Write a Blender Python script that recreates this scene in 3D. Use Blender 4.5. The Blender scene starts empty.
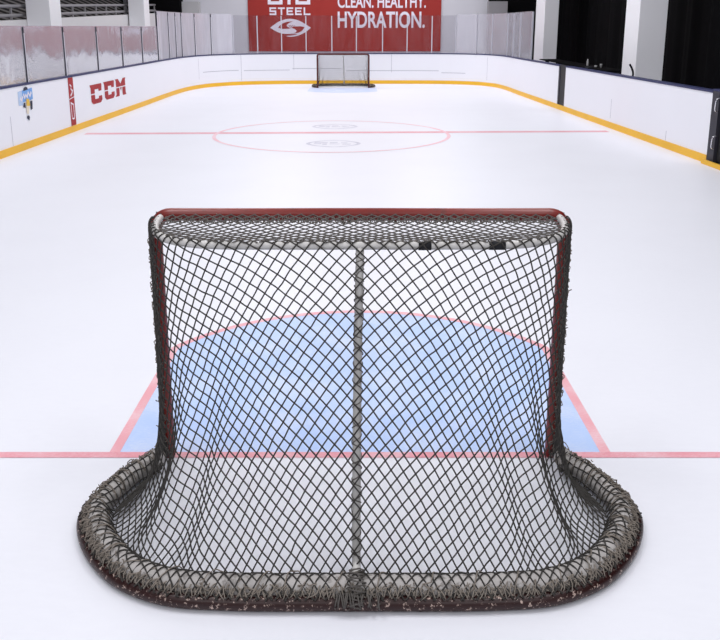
import bpy, bmesh, math, random
import numpy as np

SC = bpy.context.scene
COL = SC.collection
rng = np.random.default_rng(7)
random.seed(7)
PI = math.pi

# ------------------------------------------------------------------ materials
def nodes_of(name):
    m = bpy.data.materials.new(name)
    m.use_nodes = True
    nt = m.node_tree
    return m, nt, nt.nodes['Principled BSDF']

def srgb(r, g, b):
    def f(c):
        c /= 255.0
        return c / 12.92 if c <= 0.04045 else ((c + 0.055) / 1.055) ** 2.4
    return (f(r), f(g), f(b), 1.0)

def mat(name, col, rough=0.6, spec=0.3, metal=0.0, var=0.06, scale=6.0, bump=0.0):
    """plain material with a little procedural unevenness"""
    m, nt, b = nodes_of(name)
    N = nt.nodes; L = nt.links
    tc = N.new('ShaderNodeTexCoord')
    nz = N.new('ShaderNodeTexNoise'); nz.inputs['Scale'].default_value = scale; nz.inputs['Detail'].default_value = 5
    L.new(tc.outputs['Object'], nz.inputs['Vector'])
    mx = N.new('ShaderNodeMixRGB'); mx.blend_type = 'MIX'
    mx.inputs[1].default_value = tuple(c * (1 - var) for c in col[:3]) + (1,)
    mx.inputs[2].default_value = tuple(min(1, c * (1 + var)) for c in col[:3]) + (1,)
    L.new(nz.outputs['Fac'], mx.inputs[0])
    L.new(mx.outputs[0], b.inputs['Base Color'])
    b.inputs['Roughness'].default_value = rough
    b.inputs['Specular IOR Level'].default_value = spec
    b.inputs['Metallic'].default_value = metal
    if bump:
        bp = N.new('ShaderNodeBump'); bp.inputs['Strength'].default_value = bump; bp.inputs['Distance'].default_value = 0.01
        L.new(nz.outputs['Fac'], bp.inputs['Height']); L.new(bp.outputs[0], b.inputs['Normal'])
    return m

def mat_worn(name, col, under, thr, scale, rough=0.45, spec=0.4):
    """paint chipped through to another colour"""
    m, nt, b = nodes_of(name)
    N = nt.nodes; L = nt.links
    tc = N.new('ShaderNodeTexCoord')
    nz = N.new('ShaderNodeTexNoise'); nz.inputs['Scale'].default_value = scale; nz.inputs['Detail'].default_value = 8; nz.inputs['Roughness'].default_value = 0.7
    L.new(tc.outputs['Object'], nz.inputs['Vector'])
    rp = N.new('ShaderNodeValToRGB')
    rp.color_ramp.elements[0].position = thr; rp.color_ramp.elements[1].position = thr + 0.05
    L.new(nz.outputs['Fac'], rp.inputs[0])
    nz2 = N.new('ShaderNodeTexNoise'); nz2.inputs['Scale'].default_value = scale * 0.4
    L.new(tc.outputs['Object'], nz2.inputs['Vector'])
    mv = N.new('ShaderNodeMixRGB'); mv.inputs[1].default_value = tuple(c * 0.6 for c in col[:3]) + (1,); mv.inputs[2].default_value = col
    L.new(nz2.outputs['Fac'], mv.inputs[0])
    mx = N.new('ShaderNodeMixRGB'); mx.inputs[2].default_value = under
    L.new(mv.outputs[0], mx.inputs[1]); L.new(rp.outputs[0], mx.inputs[0])
    L.new(mx.outputs[0], b.inputs['Base Color'])
    b.inputs['Roughness'].default_value = rough; b.inputs['Specular IOR Level'].default_value = spec
    return m

def mat_ice(name, col, scratch, amount=0.5, scale=3.0, rough=0.42, spec=0.14):
    """ice, or paint frozen under it, with fine scratches and scraped snow"""
    m, nt, b = nodes_of(name)
    N = nt.nodes; L = nt.links
    tc = N.new('ShaderNodeTexCoord')
    mp = N.new('ShaderNodeMapping'); mp.inputs['Scale'].default_value = (1.0, 3.0, 1.0); mp.inputs['Rotation'].default_value = (0, 0, 0.5)
    L.new(tc.outputs['Object'], mp.inputs['Vector'])
    n1 = N.new('ShaderNodeTexNoise'); n1.inputs['Scale'].default_value = scale * 9; n1.inputs['Detail'].default_value = 9; n1.inputs['Roughness'].default_value = 0.75
    n2 = N.new('ShaderNodeTexNoise'); n2.inputs['Scale'].default_value = scale * 0.8; n2.inputs['Detail'].default_value = 4
    L.new(mp.outputs[0], n1.inputs['Vector']); L.new(tc.outputs['Object'], n2.inputs['Vector'])
    mu = N.new('ShaderNodeMath'); mu.operation = 'MULTIPLY'
    L.new(n1.outputs['Fac'], mu.inputs[0]); L.new(n2.outputs['Fac'], mu.inputs[1])
    rp = N.new('ShaderNodeValToRGB'); rp.color_ramp.elements[0].position = 0.2; rp.color_ramp.elements[1].position = 0.42
    L.new(mu.outputs[0], rp.inputs[0])
    am = N.new('ShaderNodeMath'); am.operation = 'MULTIPLY'; am.inputs[1].default_value = amount
    L.new(rp.outputs[0], am.inputs[0])
    mx = N.new('ShaderNodeMixRGB'); mx.inputs[1].default_value = col; mx.inputs[2].default_value = scratch
    L.new(am.outputs[0], mx.inputs[0]); L.new(mx.outputs[0], b.inputs['Base Color'])
    b.inputs['Roughness'].default_value = rough; b.inputs['Specular IOR Level'].default_value = spec
    bp = N.new('ShaderNodeBump'); bp.inputs['Strength'].default_value = 0.08; bp.inputs['Distance'].default_value = 0.01
    L.new(n1.outputs['Fac'], bp.inputs['Height']); L.new(bp.outputs[0], b.inputs['Normal'])
    return m

def mat_glass(name, h0, h1, refl, rough, tint=0.95):
    """scuffed clear acrylic: see-through, a milky film, and mirror-like at grazing angles"""
    m = bpy.data.materials.new(name); m.use_nodes = True
    nt = m.node_tree; N = nt.nodes; L = nt.links
    N.clear()
    out = N.new('ShaderNodeOutputMaterial')
    tr = N.new('ShaderNodeBsdfTransparent'); tr.inputs[0].default_value = (tint, tint * 0.995, tint * 1.01, 1)
    df = N.new('ShaderNodeBsdfDiffuse'); df.inputs[0].default_value = (0.74, 0.73, 0.80, 1)
    gl = N.new('ShaderNodeBsdfGlossy'); gl.inputs['Roughness'].default_value = rough
    tc = N.new('ShaderNodeTexCoord')
    nz = N.new('ShaderNodeTexNoise'); nz.inputs['Scale'].default_value = 2.2; nz.inputs['Detail'].default_value = 6
    mp = N.new('ShaderNodeMapping'); mp.inputs['Scale'].default_value = (2.5, 2.5, 0.5)
    L.new(tc.outputs['Object'], mp.inputs[0]); L.new(mp.outputs[0], nz.inputs['Vector'])
    mr = N.new('ShaderNodeMapRange'); mr.inputs[1].default_value = 0.3; mr.inputs[2].default_value = 0.75
    mr.inputs[3].default_value = h0; mr.inputs[4].default_value = h1
    L.new(nz.outputs['Fac'], mr.inputs[0])
    m1 = N.new('ShaderNodeMixShader'); L.new(mr.outputs[0], m1.inputs[0]); L.new(tr.outputs[0], m1.inputs[1]); L.new(df.outputs[0], m1.inputs[2])
    fr = N.new('ShaderNodeFresnel'); fr.inputs[0].default_value = 1.5
    mf = N.new('ShaderNodeMath'); mf.operation = 'MULTIPLY'; mf.inputs[1].default_value = refl; L.new(fr.outputs[0], mf.inputs[0])
    bp = N.new('ShaderNodeBump'); bp.inputs['Strength'].default_value = 0.25; bp.inputs['Distance'].default_value = 0.05
    nw = N.new('ShaderNodeTexNoise'); nw.inputs['Scale'].default_value = 1.6; L.new(tc.outputs['Object'], nw.inputs['Vector'])
    L.new(nw.outputs['Fac'], bp.inputs['Height']); L.new(bp.outputs[0], gl.inputs['Normal'])
    m2 = N.new('ShaderNodeMixShader'); L.new(mf.outputs[0], m2.inputs[0]); L.new(m1.outputs[0], m2.inputs[1]); L.new(gl.outputs[0], m2.inputs[2])
    L.new(m2.outputs[0], out.inputs['Surface'])
    return m

def mat_stripes(name, c1, c2, scale, rot, thr=0.55, rough=0.8):
    m, nt, b = nodes_of(name)
    N = nt.nodes; L = nt.links
    tc = N.new('ShaderNodeTexCoord')
    mp = N.new('ShaderNodeMapping'); mp.inputs['Rotation'].default_value = rot
    L.new(tc.outputs['Object'], mp.inputs[0])
    w = N.new('ShaderNodeTexWave'); w.wave_type = 'BANDS'; w.bands_direction = 'Z'
    w.inputs['Scale'].default_value = scale; w.inputs['Distortion'].default_value = 0.6; w.inputs['Detail'].default_value = 2
    L.new(mp.outputs[0], w.inputs['Vector'])
    rp = N.new('ShaderNodeValToRGB'); rp.color_ramp.elements[0].position = thr; rp.color_ramp.elements[1].position = thr + 0.25
    rp.color_ramp.elements[0].color = c1; rp.color_ramp.elements[1].color = c2
    L.new(w.outputs['Fac'], rp.inputs[0]); L.new(rp.outputs[0], b.inputs['Base Color'])
    b.inputs['Roughness'].default_value = rough; b.inputs['Specular IOR Level'].default_value = 0.15
    return m

M = {}
M['ice'] = mat_ice('ice', (0.85, 0.862, 0.93, 1), (0.79, 0.80, 0.87, 1), 0.35, 1.2)
M['crease_blue'] = mat_ice('blue_crease_paint', srgb(188, 211, 252), srgb(224, 232, 252), 0.75, 4.0)
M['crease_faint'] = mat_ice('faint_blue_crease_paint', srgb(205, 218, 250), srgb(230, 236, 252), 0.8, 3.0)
M['crease_line'] = mat_ice('pink_crease_line', srgb(238, 172, 182), srgb(244, 216, 224), 0.9, 5.0)
M['goal_line'] = mat_ice('goal_line_red', srgb(232, 156, 168), srgb(242, 212, 220), 0.9, 5.0)
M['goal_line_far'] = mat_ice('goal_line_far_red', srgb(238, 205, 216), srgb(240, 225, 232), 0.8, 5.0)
M['red_line'] = mat_ice('centre_line_red', srgb(228, 164, 176), srgb(240, 204, 212), 0.9, 2.0)
M['circle'] = mat_ice('circle_pink', srgb(242, 196, 206), srgb(244, 226, 234), 0.9, 2.0)
M['ice_logo'] = mat_ice('ice_logo_grey', srgb(204, 206, 220), srgb(234, 235, 246), 0.8, 6.0)
M['board'] = mat('white_board_plastic', (0.86, 0.865, 0.92, 1), 0.45, 0.25, 0, 0.02, 0.8)
M['kick'] = mat('yellow_kick_plate', srgb(240, 186, 54), 0.5, 0.3, 0, 0.10, 2.0)
M['cap'] = mat('navy_cap_rail', srgb(44, 50, 92), 0.5, 0.3, 0, 0.1, 3)
M['seam'] = mat('seam_grey', srgb(176, 176, 188), 0.7, 0.1)
M['glass'] = mat_glass('scuffed_acrylic', 0.40, 0.54, 0.55, 0.10)  # left panes: reflected brightness put into the film, besides the scuffs
M['glass_corner'] = mat_glass('dull_acrylic', 0.40, 0.50, 0.2, 0.2)
M['glass_right'] = mat_glass('dim_acrylic', 0.20, 0.28, 0.2, 0.2)
M['glass_clear'] = mat_glass('clear_acrylic', 0.0, 0.03, 0.2, 0.08, 0.90)
M['alu'] = mat('pale_aluminium', srgb(200, 200, 210), 0.4, 0.5, 0.2, 0.05, 5)
M['post_dark'] = mat('dark_post', srgb(48, 48, 58), 0.5, 0.3, 0, 0.1, 5)
M['post_black'] = mat('black_post', srgb(24, 24, 28), 0.5, 0.25, 0, 0.1, 5)
M['pillar'] = mat('pillar_white_paint', (0.92, 0.92, 0.95, 1), 0.7, 0.2, 0, 0.02, 1.5, 0.05)
M['far_wall'] = mat('far_wall_pale', (0.66, 0.66, 0.71, 1), 0.85, 0.1, 0, 0.06, 0.5)
M['ramp_wall'] = mat('white_low_wall', (0.74, 0.73, 0.74, 1), 0.8, 0.1, 0, 0.04, 0.8)
M['dark_wall'] = mat('near_black_wall', (0.0045, 0.0042, 0.005, 1), 0.9, 0.05, 0, 0.15, 0.6)
M['louvre'] = mat_stripes('dark_louvres', (0.022, 0.020, 0.020, 1), (0.20, 0.19, 0.19, 1), 3.2, (0.12, 0, 0), 0.5)
M['grey_box'] = mat('grey_box_paint', srgb(150, 148, 152), 0.7, 0.2, 0, 0.04, 2)
M['light_box'] = mat('light_grey_box_paint', srgb(190, 190, 192), 0.7, 0.2, 0, 0.04, 2)
M['banner'] = mat('banner_red', (0.36, 0.036, 0.030, 1), 0.6, 0.2, 0, 0.12, 0.35)
M['banner_white'] = mat('banner_white_print', srgb(236, 230, 242), 0.7, 0.1, 0, 0.02, 2)
M['logo_red'] = mat_worn('board_print_red', srgb(184, 58, 62), srgb(206, 110, 112), 0.60, 7, 0.6, 0.2)
M['print_white'] = mat('board_print_white', srgb(232, 226, 234), 0.6, 0.2)
M['print_blue'] = mat('board_print_blue', srgb(120, 166, 224), 0.6, 0.2, 0, 0.25, 9)
M['print_pale_blue'] = mat('board_print_pale_blue', srgb(186, 206, 236), 0.6, 0.2, 0, 0.1, 9)
M['print_yellow'] = mat('board_print_yellow', srgb(226, 186, 80), 0.6, 0.2)
M['print_cream'] = mat('board_print_cream', srgb(226, 214, 196), 0.6, 0.2)
M['print_dark'] = mat('board_print_dark', srgb(58, 60, 78), 0.6, 0.2)
M['goal_red'] = mat_worn('goal_red_paint', srgb(136, 34, 26), srgb(104, 32, 26), 0.58, 14, 0.3, 0.5)
M['goal_dark'] = mat('dark_brown_red', srgb(84, 34, 30), 0.4, 0.3, 0, 0.15, 8)
M['base_red'] = mat_worn('worn_base_paint', srgb(46, 15, 14), srgb(188, 166, 156), 0.57, 60, 0.4, 0.4)
M['white_pipe'] = mat_worn('white_pipe_paint', srgb(214, 212, 210), srgb(150, 148, 146), 0.66, 18, 0.4, 0.4)
M['pad'] = mat_worn('grey_white_pad', srgb(196, 192, 190), srgb(140, 136, 134), 0.54, 12, 0.7, 0.2)
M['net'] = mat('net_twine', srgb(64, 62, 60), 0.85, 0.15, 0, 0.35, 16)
M['net_top'] = mat('net_twine_top', srgb(98, 94, 91), 0.85, 0.15, 0, 0.3, 16)  # paler than the main net: overhead light on the top panel put into colour
M['lace'] = mat('lacing_twine', srgb(134, 126, 118), 0.9, 0.1, 0, 0.35, 25)
M['lace_dark'] = mat('dark_lacing_twine', srgb(128, 120, 112), 0.9, 0.1, 0, 0.35, 25)
M['tape'] = mat('black_tape', srgb(36, 36, 40), 0.7, 0.2)
M['chrome'] = mat('chrome', srgb(220, 220, 226), 0.2, 0.5, 0.9, 0.02, 3)
M['threshold'] = mat('threshold_metal', srgb(170, 166, 160), 0.5, 0.4, 0.3, 0.1, 4)
M['rubber'] = mat('black_rubber', srgb(22, 24, 32), 0.7, 0.2)

# ------------------------------------------------------------------ helpers
def link(name, me, m=None, parent=None, smooth=False):
    o = bpy.data.objects.new(name, me)
    COL.objects.link(o)
    if m is not None and not me.materials:
        me.materials.append(m)
    if parent is not None:
        o.parent = parent
    if smooth:
        me.polygons.foreach_set('use_smooth', [True] * len(me.polygons))
    return o

def mesh(name, verts, faces):
    me = bpy.data.meshes.new(name)
    me.from_pydata([tuple(map(float, v)) for v in verts], [], faces)
    me.update()
    return me

def empty(name, loc, label, cat, group=None, rotz=0.0):
    o = bpy.data.objects.new(name, None); COL.objects.link(o)
    o.empty_display_size = 0.1
    o.location = loc; o.rotation_euler = (0, 0, rotz)
    tag(o, label, cat, group)
    return o

def tag(o, label, cat, group=None, kind=None):
    o['label'] = label; o['category'] = cat
    if group: o['group'] = group
    if kind: o['kind'] = kind
    return o

def struct(o, label, cat):
    o['kind'] = 'structure'; o['label'] = label; o['category'] = cat
    return o

def box_bm(bm, x0, x1, y0, y1, z0, z1, bevel=0.0):
    r = bmesh.ops.create_cube(bm, size=1.0)
    vs = r['verts']
    for v in vs:
        v.co.x = x0 if v.co.x < 0 else x1
        v.co.y = y0 if v.co.y < 0 else y1
        v.co.z = z0 if v.co.z < 0 else z1
    if bevel:
        es = list({e for v in vs for e in v.link_edges})
        bmesh.ops.bevel(bm, geom=es, offset=bevel, segments=2, profile=0.6, affect='EDGES')

def box(name, x0, x1, y0, y1, z0, z1, m, parent=None, bevel=0.0):
    bm = bmesh.new(); box_bm(bm, x0, x1, y0, y1, z0, z1, bevel)
    me = bpy.data.meshes.new(name); bm.to_mesh(me); bm.free()
    return link(name, me, m, parent)

def tubes_mesh(name, lines, radius, sides=6, closed=False, radii=None):
    """one mesh of round tubes along polylines (arrays n x 3)"""
    V = []; F = []; base = 0
    ang = np.linspace(0, 2 * PI, sides, endpoint=False)
    ca, sa = np.cos(ang), np.sin(ang)
    for li, p in enumerate(lines):
        p = np.asarray(p, float)
        n = len(p)
        if n < 2: continue
        t = np.gradient(p, axis=0)
        t /= np.linalg.norm(t, axis=1)[:, None] + 1e-12
        ref = np.array([0.0, 0.0, 1.0])
        if abs(t[0] @ ref) > 0.9: ref = np.array([1.0, 0.0, 0.0])
        nrm = np.zeros_like(p)
        a = ref - t[0] * (ref @ t[0]); a /= np.linalg.norm(a)
        nrm[0] = a
        for i in range(1, n):
            a = a - t[i] * (a @ t[i]); a /= np.linalg.norm(a) + 1e-12
            nrm[i] = a
        bn = np.cross(t, nrm)
        r = radius if radii is None else radii[li]
        r = np.full(n, r) if np.isscalar(r) else np.asarray(r)
        ring = p[:, None, :] + r[:, None, None] * (ca[None, :, None] * nrm[:, None, :] + sa[None, :, None] * bn[:, None, :])
        V.append(ring.reshape(-1, 3))
        i = np.arange(n - 1)[:, None] * sides; k = np.arange(sides)[None, :]; k2 = (k + 1) % sides
        q = np.stack([i + k, i + k2, i + sides + k2, i + sides + k], -1).reshape(-1, 4) + base
        F.extend(q.tolist())
        F.append([base + s for s in range(sides)][::-1])
        F.append([base + (n - 1) * sides + s for s in range(sides)])
        base += n * sides
    me = mesh(name, np.concatenate(V), F)
    return me

def tube(name, line, radius, m, parent=None, sides=14):
    return link(name, tubes_mesh(name, [line], radius, sides), m, parent, True)

def catmull(P, n=12):
    P = np.asarray(P, float)
    Q = np.vstack([2 * P[0] - P[1], P, 2 * P[-1] - P[-2]])
    out = []
    for i in range(1, len(Q) - 2):
        p0, p1, p2, p3 = Q[i - 1:i + 3]
        d = [max(np.linalg.norm(b - a) ** 0.5, 1e-6) for a, b in ((p0, p1), (p1, p2), (p2, p3))]
        t0 = 0; t1 = d[0]; t2 = t1 + d[1]; t3 = t2 + d[2]
        for t in np.linspace(t1, t2, n, endpoint=False):
            A1 = (t1 - t) / (t1 - t0) * p0 + (t - t0) / (t1 - t0) * p1
            A2 = (t2 - t) / (t2 - t1) * p1 + (t - t1) / (t2 - t1) * p2
            A3 = (t3 - t) / (t3 - t2) * p2 + (t - t2) / (t3 - t2) * p3
            B1 = (t2 - t) / (t2 - t0) * A1 + (t - t0) / (t2 - t0) * A2
            B2 = (t3 - t) / (t3 - t1) * A2 + (t - t1) / (t3 - t1) * A3
            out.append((t2 - t) / (t2 - t1) * B1 + (t - t1) / (t2 - t1) * B2)
    out.append(P[-1])
    return np.array(out)

def arclen(p):
    return np.r_[0, np.cumsum(np.linalg.norm(np.diff(p, axis=0), axis=1))]

def resample(p, ds=None, n=None):
    s = arclen(p)
    if n is None: n = max(2, int(round(s[-1] / ds)) + 1)
    q = np.linspace(0, s[-1], n)
    return np.stack([np.interp(q, s, p[:, k]) for k in range(p.shape[1])], 1)

# ================================================================== THE RINK
# ---- ice
def disc_grid(name, x0, x1, y0, y1, nx, ny):
    xs = np.linspace(x0, x1, nx); ys = np.linspace(y0, y1, ny)
    V = [(x, y, 0.0) for y in ys for x in xs]
    F = [[j * nx + i, j * nx + i + 1, (j + 1) * nx + i + 1, (j + 1) * nx + i] for j in range(ny - 1) for i in range(nx - 1)]
    return mesh(name, V, F)

ice = link('floor', disc_grid('floor', -12, 12, -4, 34, 13, 20), M['ice'])
struct(ice, 'white ice sheet of the rink with worn painted markings', 'ice')

def slab(name, outer, z1, m, parent, z0=None):
    """flat marking a hair thick: polygon outline, top at z1"""
    bm = bmesh.new()
    vs = [bm.verts.new((x, y, z1)) for x, y in outer]
    bm.faces.new(vs)
    bmesh.ops.triangulate(bm, faces=bm.faces[:])
    me = bpy.data.meshes.new(name); bm.to_mesh(me); bm.free()
    return link(name, me, m, parent)

def ribbon(name, path, w, z, m, parent):
    p = np.asarray(path, float)
    t = np.gradient(p, axis=0); t /= np.linalg.norm(t, axis=1)[:, None]
    n = np.stack([-t[:, 1], t[:, 0]], 1)
    a = p + n * w / 2; b = p - n * w / 2
    V = [(x, y, z) for x, y in a] + [(x, y, z) for x, y in b]
    k = len(p)
    F = [[k + i, k + i + 1, i + 1, i] for i in range(k - 1)]
    return link(name, mesh(name, V, F), m, parent)

GY = 3.484                      # near goal line
def crease(x0, gy, sgn, zb, mblue, mline, name_area, name_line, half=1.22, side=1.33, apex=2.0):
    R = (half ** 2 + (apex - side) ** 2) / (2 * (apex - side)); cy = apex - R
    a0 = math.asin(half / R)
    arc = [(x0 + R * math.sin(a), gy + sgn * (cy + R * math.cos(a))) for a in np.linspace(-a0, a0, 60)]
    slab(name_area, [(x0 - half, gy)] + arc + [(x0 + half, gy)], zb, mblue, ice)
    path = resample(np.array([(x0 - half, gy)] + arc + [(x0 + half, gy)]), 0.03)
    if mline is not None:
        ribbon(name_line, path, 0.052, zb + 0.0006, mline, ice)

crease(0.0, GY, 1, 0.0008, M['crease_blue'], M['crease_line'], 'goal_crease', 'crease_line', half=1.215)
ribbon('goal_line', np.stack([np.linspace(-5.62, 5.6, 80), np.full(80, GY)], 1), 0.052, 0.0022, M['goal_line'], ice)
FX, FY = -0.58, 27.4
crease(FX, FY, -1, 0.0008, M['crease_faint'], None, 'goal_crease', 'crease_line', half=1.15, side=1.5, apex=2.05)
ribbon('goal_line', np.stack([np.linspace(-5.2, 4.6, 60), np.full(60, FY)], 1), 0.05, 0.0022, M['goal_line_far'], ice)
ribbon('centre_red_line', np.stack([np.linspace(-5.42, 5.0, 60), np.linspace(15.44, 15.8, 60)], 1), 0.24, 0.0014, M['red_line'], ice)
th = np.linspace(0, 2 * PI, 121)
ribbon('centre_circle', np.stack([-0.55 + 2.28 * np.cos(th), 15.35 + 2.28 * np.sin(th)], 1), 0.07, 0.0026, M['circle'], ice)

def ice_logo(cx, cy, w, d):
    """pale worn emblem frozen in the ice: a pointed oval ring with marks inside"""
    t = np.linspace(0, 2 * PI, 49)
    ring = np.stack([cx + w * np.cos(t), cy + d * np.sin(t) * (1 - 0.25 * np.abs(np.cos(t)))], 1)
    o = ribbon('ice_emblem', ring, 0.07, 0.0012, M['ice_logo'], ice)
    V = []; F = []
    for (u, v, a, b) in ((-0.62, 0.1, 0.16, 0.26), (-0.36, 0.25, 0.14, 0.14), (-0.34, -0.2, 0.1, 0.16), (0.0, 0.28, 0.17, 0.12), (0.05, -0.12, 0.22, 0.1), (0.42, 0.2, 0.14, 0.1), (0.52, -0.18, 0.18, 0.1)):
        k = len(V); x = cx + u * w; y = cy + v * d
        V += [(x - a * w, y - b * d, 0.0012), (x + a * w * 0.8, y - b * d, 0.0012), (x + a * w, y + b * d, 0.0012), (x - a * w * 0.8, y + b * d, 0.0012)]
        F.append([k, k + 1, k + 2, k + 3])
    link('emblem_mark', mesh('emblem_mark', V, F), M['ice_logo'], o)
ice_logo(-0.53, 16.6, 0.45, 0.40)
ice_logo(-0.48, 14.1, 0.46, 0.42)

# ---- boards: one line in plan, cut into the left, far and right stretches
PLAN = catmull([(-5.72, 0), (-5.74, 12), (-5.76, 20), (-5.76, 25.2), (-5.66, 26.4), (-5.36, 27.6), (-4.92, 28.3), (-4.36, 28.8),
                (-3.6, 29.15), (-2.6, 29.35), (0, 29.45), (2.6, 29.4), (3.5, 29.2), (4.25, 28.7), (4.72, 27.8), (4.88, 26.6),
                (4.93, 24.7), (5.02, 22), (5.24, 15.5), (5.36, 12), (5.45, 9.0)], 24)
PS = arclen(PLAN)
def plan_at(s):
    return np.array([np.interp(s, PS, PLAN[:, 0]), np.interp(s, PS, PLAN[:, 1])])
def plan_cut(s0, s1, ds=0.25):
    q = np.linspace(s0, s1, max(2, int((s1 - s0) / ds) + 1))
    return np.stack([np.interp(q, PS, PLAN[:, 0]), np.interp(q, PS, PLAN[:, 1])], 1)
def outward(p):
    t = np.gradient(p, axis=0); t /= np.linalg.norm(t, axis=1)[:, None]
    return np.stack([-t[:, 1], t[:, 0]], 1)          # to the left of travel = outside the rink

def wall_strip(name, p, o0, o1, z0, z1, m, parent=None):
    """a solid strip along the plan line p, from offset o0 to o1 outward, z0 to z1"""
    n = outward(p)
    a = p + n * o0; b = p + n * o1; k = len(p)
    V = [(x, y, z0) for x, y in a] + [(x, y, z1) for x, y in a] + [(x, y, z1) for x, y in b] + [(x, y, z0) for x, y in b]
    F = []
    for i in range(k - 1):
        for r in range(4):
            r2 = (r + 1) % 4
            F.append([r * k + i, r * k + i + 1, r2 * k + i + 1, r2 * k + i][::-1])
    F.append([0, k, 2 * k, 3 * k]); F.append([k - 1, 4 * k - 1, 3 * k - 1, 2 * k - 1])
    return link(name, mesh(name, V, F), m, parent)

BH = 1.08
S_LEFT, S_FAR, S_GAP0, S_GAP1, S_END = 25.2, 40.0, 46.66, 47.24, 54.97
def boards(name, s0, s1, label, ds=0.25):
    p = plan_cut(s0, s1, ds)
    w = wall_strip(name, p, 0.0, 0.10, 0.0, BH, M['board'])
    struct(w, label, 'rink boards')
    wall_strip('kick_plate', p, -0.014, -0.0005, 0.0, 0.125, M['kick'], w)
    wall_strip('cap_rail', p, -0.012, 0.13, BH + 0.0005, BH + 0.032, M['cap'], w)
    return w
wall_left = boards('wall_left', 0.0, S_LEFT, 'long white boards on the side with the red printed letters', 0.6)
wall_far = boards('wall_far', S_LEFT + 0.002, S_FAR, 'white end boards curving behind the small distant goal', 0.15)
wall_right = boards('wall_right', S_FAR + 0.002, S_GAP0, 'white boards running from the far corner to the narrow dark gap', 0.2)
wall_right2 = boards('wall_right_near', S_GAP1, S_END, 'white board panel between the dark gap and the dark gate', 0.3)

def seam(s, z0, z1, parent, w=0.012):
    p = plan_cut(s, s + w, 0.01)
    wall_strip('board_seam', p, -0.002, -0.0004, z0, z1, M['seam'], parent)
for s, z0, z1, pa in ((12.9, 0.13, 0.62, wall_left), (9.5, 0.13, 1.07, wall_left), (29.3, 0.15, 1.07, wall_far), (31.25, 0.5, 1.07, wall_far), (27.2, 0.3, 1.0, wall_far),
                      (34.85, 0.42, 1.07, wall_far), (38.6, 0.2, 1.0, wall_far), (50.6, 0.2, 0.6, wall_right2), (53.4, 0.13, 0.3, wall_right2)):
    seam(s, z0, z1, pa)
for s0, s1, z in ((27.5, 29.2, 0.52), (29.4, 31.1, 0.50), (31.2, 33.0, 0.55), (33.2, 36.6, 0.47), (36.7, 37.6, 0.40)):
    p = plan_cut(s0, s1, 0.1); wall_strip('board_seam', p, -0.002, -0.0004, z, z + 0.018, M['seam'], wall_far)

# gap post between the right-hand stretches, and the gate at the near end
pg = plan_cut(S_GAP0 + 0.005, S_GAP1 - 0.005, 0.1)
gp = empty('gate_post', (pg[0][0], pg[0][1], 0), 'black post filling the narrow gap between the boards', 'post')
def place_under(o, parent):
    o.parent = parent; o.matrix_parent_inverse = parent.matrix_world.inverted()
bpy.context.view_layer.update()
for nm, a, b, z, mm in (('post_panel', 0.0, 0.09, 1.12, 'post_black'), ('post_edge', -0.012, -0.001, 1.09, 'post_dark')):
    o = wall_strip(nm, pg if nm == 'post_panel' else pg[:2], a, b, 0.004 if nm == 'post_panel' else 0.13, z, M[mm]); place_under(o, gp)
o = wall_strip('kick_plate', pg, -0.014, -0.001, 0.003, 0.125, M['kick']); place_under(o, gp)

pe = plan_cut(S_END + 0.004, S_END + 0.22, 0.05)
g = empty('rink_gate', (pe[0][0], pe[0][1], 0), 'dark player gate with chrome latches at the end of the side boards', 'gate')
bpy.context.view_layer.update()
for nm, p, a, b, z0, z1, mm in (
        ('gate_frame', pe, -0.01, 0.10, 0.03, 1.11, 'post_dark'),
        ('door_panel', plan_cut(S_END + 0.24, S_END + 1.9, 0.2), 0.03, 0.09, 0.06, 1.11, 'post_black'),
        ('threshold', plan_cut(S_END + 0.02, S_END + 1.9, 0.2), -0.05, 0.12, 0.002, 0.028, 'threshold'),
        ('kick_plate', plan_cut(S_END + 0.004, S_END + 1.9, 0.2), -0.09, -0.055, 0.002, 0.07, 'kick'),
        ('cap_rail', plan_cut(S_END + 0.01, S_END + 1.9, 0.2), -0.012, 0.13, 1.113, 1.14, 'cap')):
    o = wall_strip(nm, p, a, b, z0, z1, M[mm]); place_under(o, g)
for z in (0.92, 0.36):
    q = plan_at(S_END + 0.27); 
    hl = np.array([(q[0] - 0.03 , q[1], z - 0.10), (q[0] - 0.075, q[1], z - 0.085), (q[0] - 0.085, q[1] - .01, z), (q[0] - 0.075, q[1] - .02, z + 0.085), (q[0] - 0.03, q[1] - .02, z + 0.10)])
    o = tube('latch', catmull(hl, 6), 0.011, M['chrome'], None, 8); place_under(o, g)
    o['label'] = 'chrome latch handle'

# ---- printed marks on the left boards
def poly_print(name, polys, m, parent, off=0.004, xw=None):
    """flat prints on the left boards: polygons in (Y along the wall, Z) """
    V = []; F = []
    for poly in polys:
        k = len(V)
        for (y, z) in poly:
            x = np.interp(y, PLAN[:200, 1], PLAN[:200, 0])
            V.append((x + off, y, z))
        F.append(list(range(k, k + len(poly))))
    me = mesh(name, V, F)
    bm = bmesh.new(); bm.from_mesh(me); bmesh.ops.triangulate(bm, faces=bm.faces[:], ngon_method='EAR_CLIP'); bm.to_mesh(me); bm.free()
    return link(name, me, m, parent)

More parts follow.
